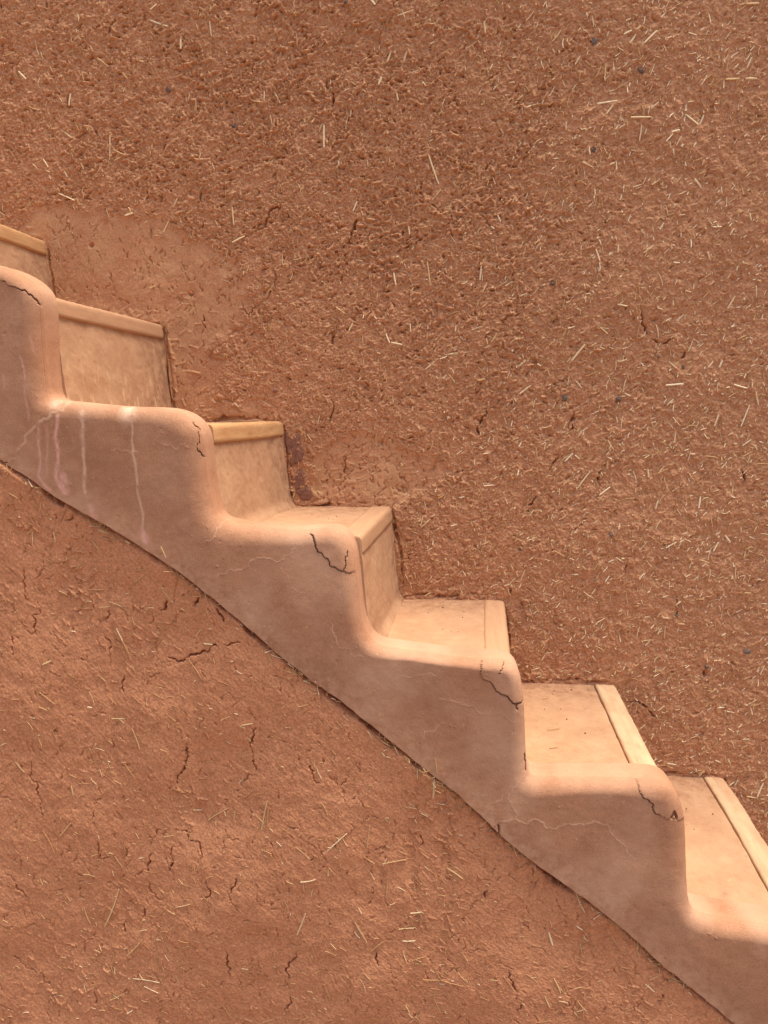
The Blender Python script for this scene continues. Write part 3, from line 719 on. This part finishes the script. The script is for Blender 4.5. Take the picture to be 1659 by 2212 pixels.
Pf = np.stack([PXs, YP+Yo, PZs], -1)
rows = [Pf[::-1]]                                         # foot -> rim
rim = Pf[0]; off = pn.sample(rim[:, 0]+.31, rim[:, 2])*1.0
nr = 26; top = []
cn = np.gradient(curve, axis=0); nn = np.stack([-cn[:, 1], cn[:, 0]], -1); nn /= np.linalg.norm(nn, axis=1)[:, None]
NX = nn[:, 0]*dirv[0]+nn[:, 1]*nv_[0]; NZ = nn[:, 0]*dirv[1]+nn[:, 1]*nv_[1]
rb = .006
for k in range(1, nr+1):
    y = rim[:, 1]+(YP+TH-rim[:, 1])*k/nr
    d = np.clip((y-(YP+TH-rb))/rb, 0, 1); ins = rb*(1-np.sqrt(1-np.clip(d, 0, 1)**2*.98))*.75
    wv = .35*pn.sample(rim[:, 0]+.2*k/nr, rim[:, 2]+.1)*min(1, k/6)
    top.append(np.stack([rim[:, 0]+NX*(wv-ins), y, rim[:, 2]+NZ*(wv-ins)], -1))
for dd_ in (.03, .07, .12):
    top.append(np.stack([top[nr-1][:, 0]-nv_[0]*dd_, np.full(len(us), YP+TH+.001), top[nr-1][:, 2]-nv_[1]*dd_], -1))
foot_b = np.stack([PXs[-1], np.full(len(us), YP+TH), PZs[-1]], -1)
foot_f = Pf[-1]+np.array([0, .004, 0])-np.stack([nv_[0]*.0012+0*us, 0*us, nv_[1]*.0012+0*us], -1)
G = np.concatenate([foot_b[None], foot_f[None], Pf[::-1], np.array(top)], 0)
at2 = np.zeros(G.shape[:2]+(4,)); at2[..., 3] = 1; at2[2:2+NV] = att[::-1]
tw = pn.sample(G[2+NV:, :, 0], G[2+NV:, :, 2], stv); at2[2+NV:, :, 0] = np.clip(att[0, :, 0][None]*.5+.12+.06*tw, 0, .6)
Fq = grid_faces(*G.shape[:2])[:, ::-1]
par = mesh_np('stepped_parapet', G.reshape(-1, 3), Fq, PLASTER, attr=at2.reshape(-1, 4))
tag(par, 'smooth pinkish plastered parapet wall stepping down with rounded cracked corners', 'parapet', kind='thing')

# ------------------------------------------------------------------ the lower mud wall under the parapet
PL = .0012
lm = HM(-1.0, .72, .26, 1.66, PL)
LX, LZ = np.meshgrid(lm.X, lm.Z)
sh = lm.a.shape
B = lm.a
B += .0038*band_noise(sh, PL, .06, .6, 2.8)+.00036*band_noise(sh, PL, .01, .06, 2.0)+.00025*band_noise(sh, PL, .002, .010, .6)
B += .00012*band_noise(sh, PL, .004, .02, 1.2, 4, R(-48))     # trowel strokes
rough = np.clip(.22+.28*band_noise(sh, PL, .04, .3, 2), 0, 1).astype(np.float32)
for pxv, wd, dp in ((894, .010, .004), (962, .008, .003), (1258, .011, .004), (255, .01, .002), (430, .012, .002)):
    x, _ = at(pxv, 1900, YP); B -= dp*np.exp(-((LX-x+.006*np.sin(LZ*23+pxv))/wd)**2)*sstep(LZ, .3, .8)
    rough = np.maximum(rough, .9*np.exp(-((LX-x)/.028)**2)*(pxv > 800)).astype(np.float32)
bx = np.interp(LX, BL[:, 0], BL[:, 1])
rough = np.maximum(rough, .85*np.exp(-((bx-LZ)/.035)**2)*sstep(LX, -.6, -.1)).astype(np.float32)
N = 14000
xs = rng.uniform(lm.x0, lm.X[-1], N); zs = rng.uniform(lm.z0, lm.Z[-1], N); rr_ = lm.sample(xs, zs, rough)
keep = (zs < np.interp(xs, BL[:, 0], BL[:, 1])+.02) & (rng.uniform(0, 1, N) < .10+.8*rr_*rr_)
for x, z, c in zip(xs[keep], zs[keep], rr_[keep]):
    a = rng.normal(R(-40), .6) if rng.uniform() < .6 else rng.uniform(0, math.pi)
    lm.ridge(x, z, a, rng.uniform(.005, .02), rng.uniform(.0008, .0015), rng.uniform(.0003, .0010)*(.15+1.5*c*c), rng.uniform(-1, 1), pale=rng.uniform(.03, .2) if rng.uniform() < .25 else 0, flake=.6)
for _ in range(1100):
    x, z = rng.uniform(lm.x0, lm.X[-1]), rng.uniform(lm.z0, lm.Z[-1])
    lm.pit(x, z, rng.uniform(.001, .0022), rng.uniform(.001, .004), rng.uniform(1, 2.5), rng.normal(R(-40), .7))
for _ in range(1500):
    x, z = rng.uniform(lm.x0, lm.X[-1]), rng.uniform(lm.z0, lm.Z[-1]); a = rng.normal(R(95), .5) if rng.uniform() < .7 else rng.uniform(0, 3); L = rng.uniform(.008, .035)
    lm.crack([(x, z), (x+math.cos(a)*L*.5+rng.normal(0, .003), z+math.sin(a)*L*.5), (x+math.cos(a)*L, z+math.sin(a)*L)], rng.uniform(.0006, .0010), .005)
LC = [(t6, [(1060, 1205), (1110, 1235), (1170, 1250), (1230, 1205), (1290, 1190), (1350, 1155), (1430, 1150)], 3.2), (t6, [(1440, 1130), (1500, 1122), (1550, 1120)], 1.6),
 (t6, [(655, 1055), (670, 1110), (695, 1160), (690, 1230), (692, 1290)], 2.4), (t6, [(130, 640), (135, 700), (130, 770), (150, 850)], 2.4), (t6, [(235, 900), (190, 960), (200, 1010), (185, 1075)], 2.2),
 (t6, [(40, 1060), (65, 1140), (70, 1200)], 2), (t6, [(685, 905), (680, 960), (665, 1000)], 2.2), (t6, [(785, 1350), (785, 1450)], 2), (t6, [(1395, 880), (1420, 940), (1445, 995)], 4),
 (t6, [(1210, 1755), (1190, 1830), (1175, 1900)], 2.2), (t6, [(1640, 1675), (1625, 1750), (1620, 1830)], 2.6), (t6, [(1240, 890), (1275, 820)], 3.2), (t6, [(1010, 910), (1055, 905), (1065, 855)], 3.4),
 (t6, [(340, 170), (385, 232)], 6), (t6, [(400, 335), (455, 280)], 4), (t6, [(200, 165), (215, 215)], 1.6), (t6, [(330, 390), (340, 480)], 2),
 (t7, [(790, 0), (790, 50), (775, 90), (760, 110), (755, 150)], 3), (t7, [(1080, 0), (1085, 40), (1095, 95)], 3.4), (t7, [(425, 380), (418, 430), (422, 475)], 2), (t7, [(745, 420), (738, 480), (742, 570)], 2.2),
 (t7, [(545, 425), (525, 470)], 2.2), (t7, [(615, 560), (640, 620), (690, 650)], 2), (t7, [(1020, 545), (1015, 575), (990, 610)], 2), (t7, [(605, 680), (605, 730)], 2.6), (t7, [(345, 810), (350, 880)], 2.4),
 (t7, [(975, 870), (975, 920), (990, 950), (985, 980)], 2.8), (t7, [(1285, 850), (1245, 920), (1240, 1000), (1190, 1035)], 2.4), (t7, [(10, 525), (60, 570), (110, 630)], 2.2),
 (t7, [(140, 30), (160, 150), (175, 220), (175, 290)], 1.8), (t7, [(650, 430), (625, 500), (625, 540)], 1.8), (t7, [(740, 345), (800, 360), (830, 400), (860, 440), (850, 490)], 1.8), (t7, [(335, 590), (350, 640)], 1.8),
 (t7, [(395, 1055), (400, 1105)], 2.2), (t7, [(530, 735), (525, 810)], 1.6), (t7, [(885, 560), (905, 600), (880, 640)], 2), (t7, [(1255, 1070), (1235, 1130)], 1.8), (t7, [(30, 880), (75, 920), (125, 960)], 2.2),
 (t7, [(165, 970), (200, 1020)], 1.6), (t7, [(960, 1000), (945, 1020)], 1.8), (t7, [(1340, 40), (1350, 100), (1380, 135)], 2), (t7, [(680, 350), (640, 410)], 1.6), (t7, [(1625, 860), (1635, 920)], 1.8),
 (t8, [(645, 1100), (660, 1150), (675, 1180)], 2.2), (t8, [(1225, 1235), (1250, 1205)], 2.2), (t8, [(550, 830), (560, 800)], 2), (t8, [(675, 1255), (690, 1230)], 2), (t8, [(290, 580), (295, 620)], 1.6)]
for tf, pts, wd in LC: lm.crack(chain(tf, pts, YP), wd*.00046, .016)
for tf, pts in ((t8, [(50, 118), (100, 160)]), (t8, [(180, 207), (218, 245)]), (t8, [(252, 268), (300, 305)]), (t8, [(748, 690), (800, 735), (860, 780), (905, 802)]), (t8, [(925, 812), (965, 840)]), (t6, [(1560, 1010), (1640, 1078)]), (t6, [(335, 160), (388, 225)]), (t6, [(1395, 870), (1440, 905)])):
    lm.crack(chain(tf, pts, YP), .0030, .03, .16)
# columns follow the sloping top edge
lx = axis(-.93, .66, PL, -5, 5)
zb = np.interp(lx, BL[:, 0], BL[:, 1]); zb = np.where(lx < BL[0, 0], BL[0, 1]+.765*(BL[0, 0]-lx), zb); zb = np.where(lx > BL[-1, 0], BL[-1, 1]-.78*(lx-BL[-1, 0]), zb)
zb = np.clip(zb, .06, 2.9)
gn = gsm(rng.standard_normal(len(lx)), 9); gn /= gn.std(); gn2 = gsm(rng.standard_normal(len(lx)), 60); gn2 /= gn2.std()
gap = .0028+.0016*np.maximum(gn, -1)+.0006*gn2
for (pa, pb, g) in ((108, 138, .010), (690, 770, .010), (790, 860, .008), (1170, 1250, .011), (555, 590, .006), (880, 910, .007), (650, 670, .005), (1060, 1090, .005), (330, 350, .004)):
    xa, xb = at(pa, 1500, YP)[0], at(pb, 1500, YP)[0]; m_ = (xa+xb)/2; s_ = (xb-xa)/2
    gap += g*np.exp(-((lx-m_)/s_)**4)
gap = np.maximum(gap, .0003)
x5 = at(700, 1500, YP)[0]
rec = .0085-.0050*sstep(lx, x5-.35, x5+.35)+.0018*gn2          # lies behind the plaster on the left, proud on the right
NR = 780
w0 = np.r_[np.array([0, .001, .0022, .0036, .005])*1.0]
zt = zb-gap; zlow = np.minimum(.34, zt-.05)
fr = np.linspace(0, 1, NR)
rowsz = np.concatenate([np.stack([zt+.004, zt+.002]), zt[None]-(zt-zlow)[None]*fr[:, None], np.stack([zlow*.5, zlow*0-.02])], 0)
LXX = np.repeat(lx[None], rowsz.shape[0], 0)
dtop = np.clip((zt[None]-rowsz), 0, None)
hL = lm.sample(LXX, np.minimum(rowsz, 1.7))
edge = .011*np.clip(1-dtop/.012, 0, 1)**2.2
yy = YP+rec[None]-hL+edge
yy[0] += .05; yy[1] += .012
Gl = np.stack([LXX, yy, rowsz], -1)
pl_ = lm.sample(LXX, rowsz, lm.pale)
lower = mesh_np('mud_wall', Gl.reshape(-1, 3), grid_faces(*Gl.shape[:2]), MUDL, attr=np.stack([pl_, pl_*0, pl_*0, pl_*0+1], -1).reshape(-1, 4))
tag(lower, 'cracked trowelled mud wall in the lower left, below the sloping foot of the parapet', 'wall', kind='thing')
# its body, a thick sloping slab behind the face
cx0 = [(-4.9, .0), (-4.9, 2.85)]
k_ = np.linspace(0, len(lx)-1, 60).astype(int); prof = [(lx[i], zb[i]-.012) for i in k_ if lx[i] > -4.9 and lx[i] < 4.9]
V = [(x, YP+.04, z) for x, z in prof]+[(x, YP+.13, z) for x, z in prof]+[(x, YP+.04, -.02) for x, z in prof]+[(x, YP+.13, -.02) for x, z in prof]
n_ = len(prof); Fq = []
for i in range(n_-1): Fq += [(i, i+1, n_+i+1, n_+i), (2*n_+i, 2*n_+i+1, i+1, i), (n_+i, n_+i+1, 3*n_+i+1, 3*n_+i)]
mesh_np('wall_core', V, Fq, MUDL, lower, smooth=False)
LS = []
def seg2(tf, *ss):
    for a in ss: LS.append((tf((a[0], a[1])), tf((a[2], a[3]))))
seg2(t7, (505, 605, 445, 765), (608, 820, 543, 890), (685, 865, 675, 965), (183, 340, 232, 435), (350, 685, 375, 755), (1320, 695, 1283, 790), (1535, 730, 1585, 815), (750, 170, 778, 174), (1500, 345, 1415, 420),
     (1150, 215, 1125, 340), (1155, 240, 1150, 335), (1570, 450, 1615, 485), (565, 992, 680, 1008), (680, 1005, 722, 962), (955, 1110, 985, 1160), (300, 150, 308, 190), (60, 45, 100, 90), (975, 255, 885, 310),
     (300, 310, 255, 365), (485, 460, 520, 510), (1600, 860, 1659, 815), (1300, 555, 1365, 545), (1050, 205, 1080, 180), (820, 268, 855, 270), (700, 690, 680, 715), (415, 850, 425, 875), (530, 55, 570, 110), (400, 750, 405, 765))
seg2(t8, (145, 685, 240, 670), (80, 665, 115, 685), (305, 1140, 385, 1142), (385, 1142, 465, 1160), (38, 910, 85, 990), (355, 265, 360, 325), (350, 350, 345, 430), (395, 345, 425, 347), (905, 800, 940, 880), (255, 880, 300, 875),
     (210, 940, 270, 938), (225, 990, 275, 990), (400, 705, 460, 745), (820, 1130, 845, 1185), (1180, 1160, 1215, 1190), (1080, 1100, 1130, 1120), (800, 960, 815, 1010), (165, 750, 160, 820), (95, 540, 85, 620), (680, 655, 720, 670), (1030, 900, 1090, 945))
seg2(t6, (570, 460, 625, 530), (735, 1035, 775, 1115), (775, 1115, 815, 1195), (1215, 1235, 1300, 1355), (247, 1440, 345, 1520), (548, 785, 648, 788), (1048, 487, 1082, 560), (50, 150, 103, 183), (265, 1265, 320, 1240), (1560, 1660, 1630, 1650),
     (845, 1675, 900, 1815), (555, 1543, 585, 1547), (45, 210, 5, 260), (735, 440, 800, 490), (610, 390, 680, 415), (640, 420, 680, 380), (530, 400, 525, 470), (1310, 1130, 1370, 1135), (1375, 1225, 1385, 1255), (245, 1535, 300, 1560),
     (330, 400, 335, 470), (1085, 620, 1130, 690), (1080, 1640, 1090, 1670), (1420, 800, 1370, 830), (800, 460, 830, 480))
def face_y(x, z):
    return YP+float(np.interp(x, lx, rec))-float(lm.sample(x, z))
for a, b in LS[:100]:
    xa, za = at(*a, YP); xb, zb_ = at(*b, YP); x, z = (xa+xb)/2, (za+zb_)/2; L = math.hypot(xb-xa, zb_-za)
    ya, yb, ym = face_y(xa, za), face_y(xb, zb_), face_y(x, z)
    if (a, b) == (t6((1048, 487)), t6((1082, 560))): ya = yb = YP-.004; ym = YP-.003
    straw_part(lower, (x, min(ym, (ya+yb)/2)-.0012, z), (xb-xa, (yb-ya)*.6, zb_-za), YN, L, rng.uniform(.0017, .0034), .0011, rng.normal(0, .08), rng.uniform(.30, .88))
heap = Heap()
for _ in range(11000):
    x, z = rng.uniform(-.93, .66), rng.uniform(.34, 1.6)
    zz = float(np.interp(x, lx, zb))
    if z > zz-.001: continue
    c = float(lm.sample(x, z, rough))
    if rng.uniform() > .15+.85*c*c: continue
    a = rng.normal(R(-42), .7) if rng.uniform() < .6 else rng.uniform(0, math.pi)
    L = min(.004+rng.exponential(.007), .035)
    heap.add((x, face_y(x, z)-.0009, z), (math.cos(a), rng.normal(0, .15), math.sin(a)), YN+rng.normal(0, .2, 3), L, rng.uniform(.0010, .0022), .0008, rng.uniform(-.3, .3), float(np.clip(rng.beta(1.5, 2.2), 0, 1)))
for _ in range(240):                                        # tufts sticking out along the seam
    pxv = rng.uniform(0, 1600) if rng.uniform() < .3 else rng.choice([640, 850, 900, 960, 1000, 1110, 1290, 1420, 1500, 230, 420])+rng.normal(0, 22)
    x = at(pxv, 1600, YP)[0]; z = float(np.interp(x, lx, zb))-abs(rng.normal(0, .010))-.002
    a = rng.normal(R(-38), .6); L = min(.006+rng.exponential(.010), .04)
    heap.add((x, face_y(x, z)-.001, z), (math.cos(a), rng.normal(0, .35), math.sin(a)), YN+rng.normal(0, .3, 3), L, rng.uniform(.0010, .0022), .0008, rng.uniform(-.4, .4), float(np.clip(rng.beta(1.8, 1.9), 0, 1)))
heap.build('chopped_straw', lower)

# ------------------------------------------------------------------ loose things on the treads
gv, gf = [], []
import bmesh
bm = bmesh.new()
for i, cnt in ((5, 16), (6, 30), (7, 18), (8, 20)):
    nx, nz = NP[i]; px_ = NP[i-1][0]+BAT
    for _ in range(cnt):
        y = rng.uniform(1.56, 1.99); x = rng.uniform(px_+.02, nx-.01); r = abs(rng.normal(0, .0006))+.0003
        mtx = __import__('mathutils').Matrix.Translation((x, y, nz+r*.4)) @ __import__('mathutils').Matrix.Diagonal((r*rng.uniform(.8, 1.8), r*rng.uniform(.8, 1.8), r, 1))
        bmesh.ops.create_icosphere(bm, subdivisions=1, radius=1, matrix=mtx)
m = bpy.data.meshes.new('loose_grit'); bm.to_mesh(m); bm.free(); m.materials.append(GRIT)
o = bpy.data.objects.new('loose_grit', m); C.objects.link(o)
tag(o, 'scattered dark crumbs of earth lying on the lower treads', 'grit', kind='stuff')
def on_tread(px, py, i):
    d = Fw*F_+Rt*(px-W_/2)+Up*(H_/2-py); k = (NP[i][1]+.0022-EYE)/d[2]; return d[0]*k, d[1]*k
for (a, b, i, lab) in ((t5((545, 988)), t5((612, 981)), 7, 'longest loose straw stalk, lying in the middle of the second lowest visible tread'),
                       (t5((520, 832)), t5((552, 828)), 7, 'short loose straw near the wall end of the second lowest visible tread'),
                       (t5((555, 1083)), t5((600, 1076)), 7, 'short loose straw near the parapet side of the second lowest visible tread'),
                       (t5((1448, 1760)), t5((1475, 1742)), 8, 'pale chip of straw lying on the lowest visible tread')):
    xa, ya = on_tread(*a, i); xb, yb = on_tread(*b, i); L = math.hypot(xb-xa, yb-ya)
    V, Fq, t_ = straw_geo((0, 0, 0), (xb-xa, yb-ya, 0), (0, 0, 1), L, .0024, .0011, .05, .45)
    o = mesh_np('loose_straw', V, Fq, STRAW, None, t_, smooth=False); o.location = ((xa+xb)/2, (ya+yb)/2, NP[i][1]+.0026)
    tag(o, lab, 'straw', 'loose straws on the treads')

# ------------------------------------------------------------------ ground
g = mesh_np('ground', [(-60, -60, 0), (60, -60, 0), (60, 60, 0), (-60, 60, 0)], [(0, 1, 2, 3)], EARTH, smooth=False)
g['kind'] = 'structure'
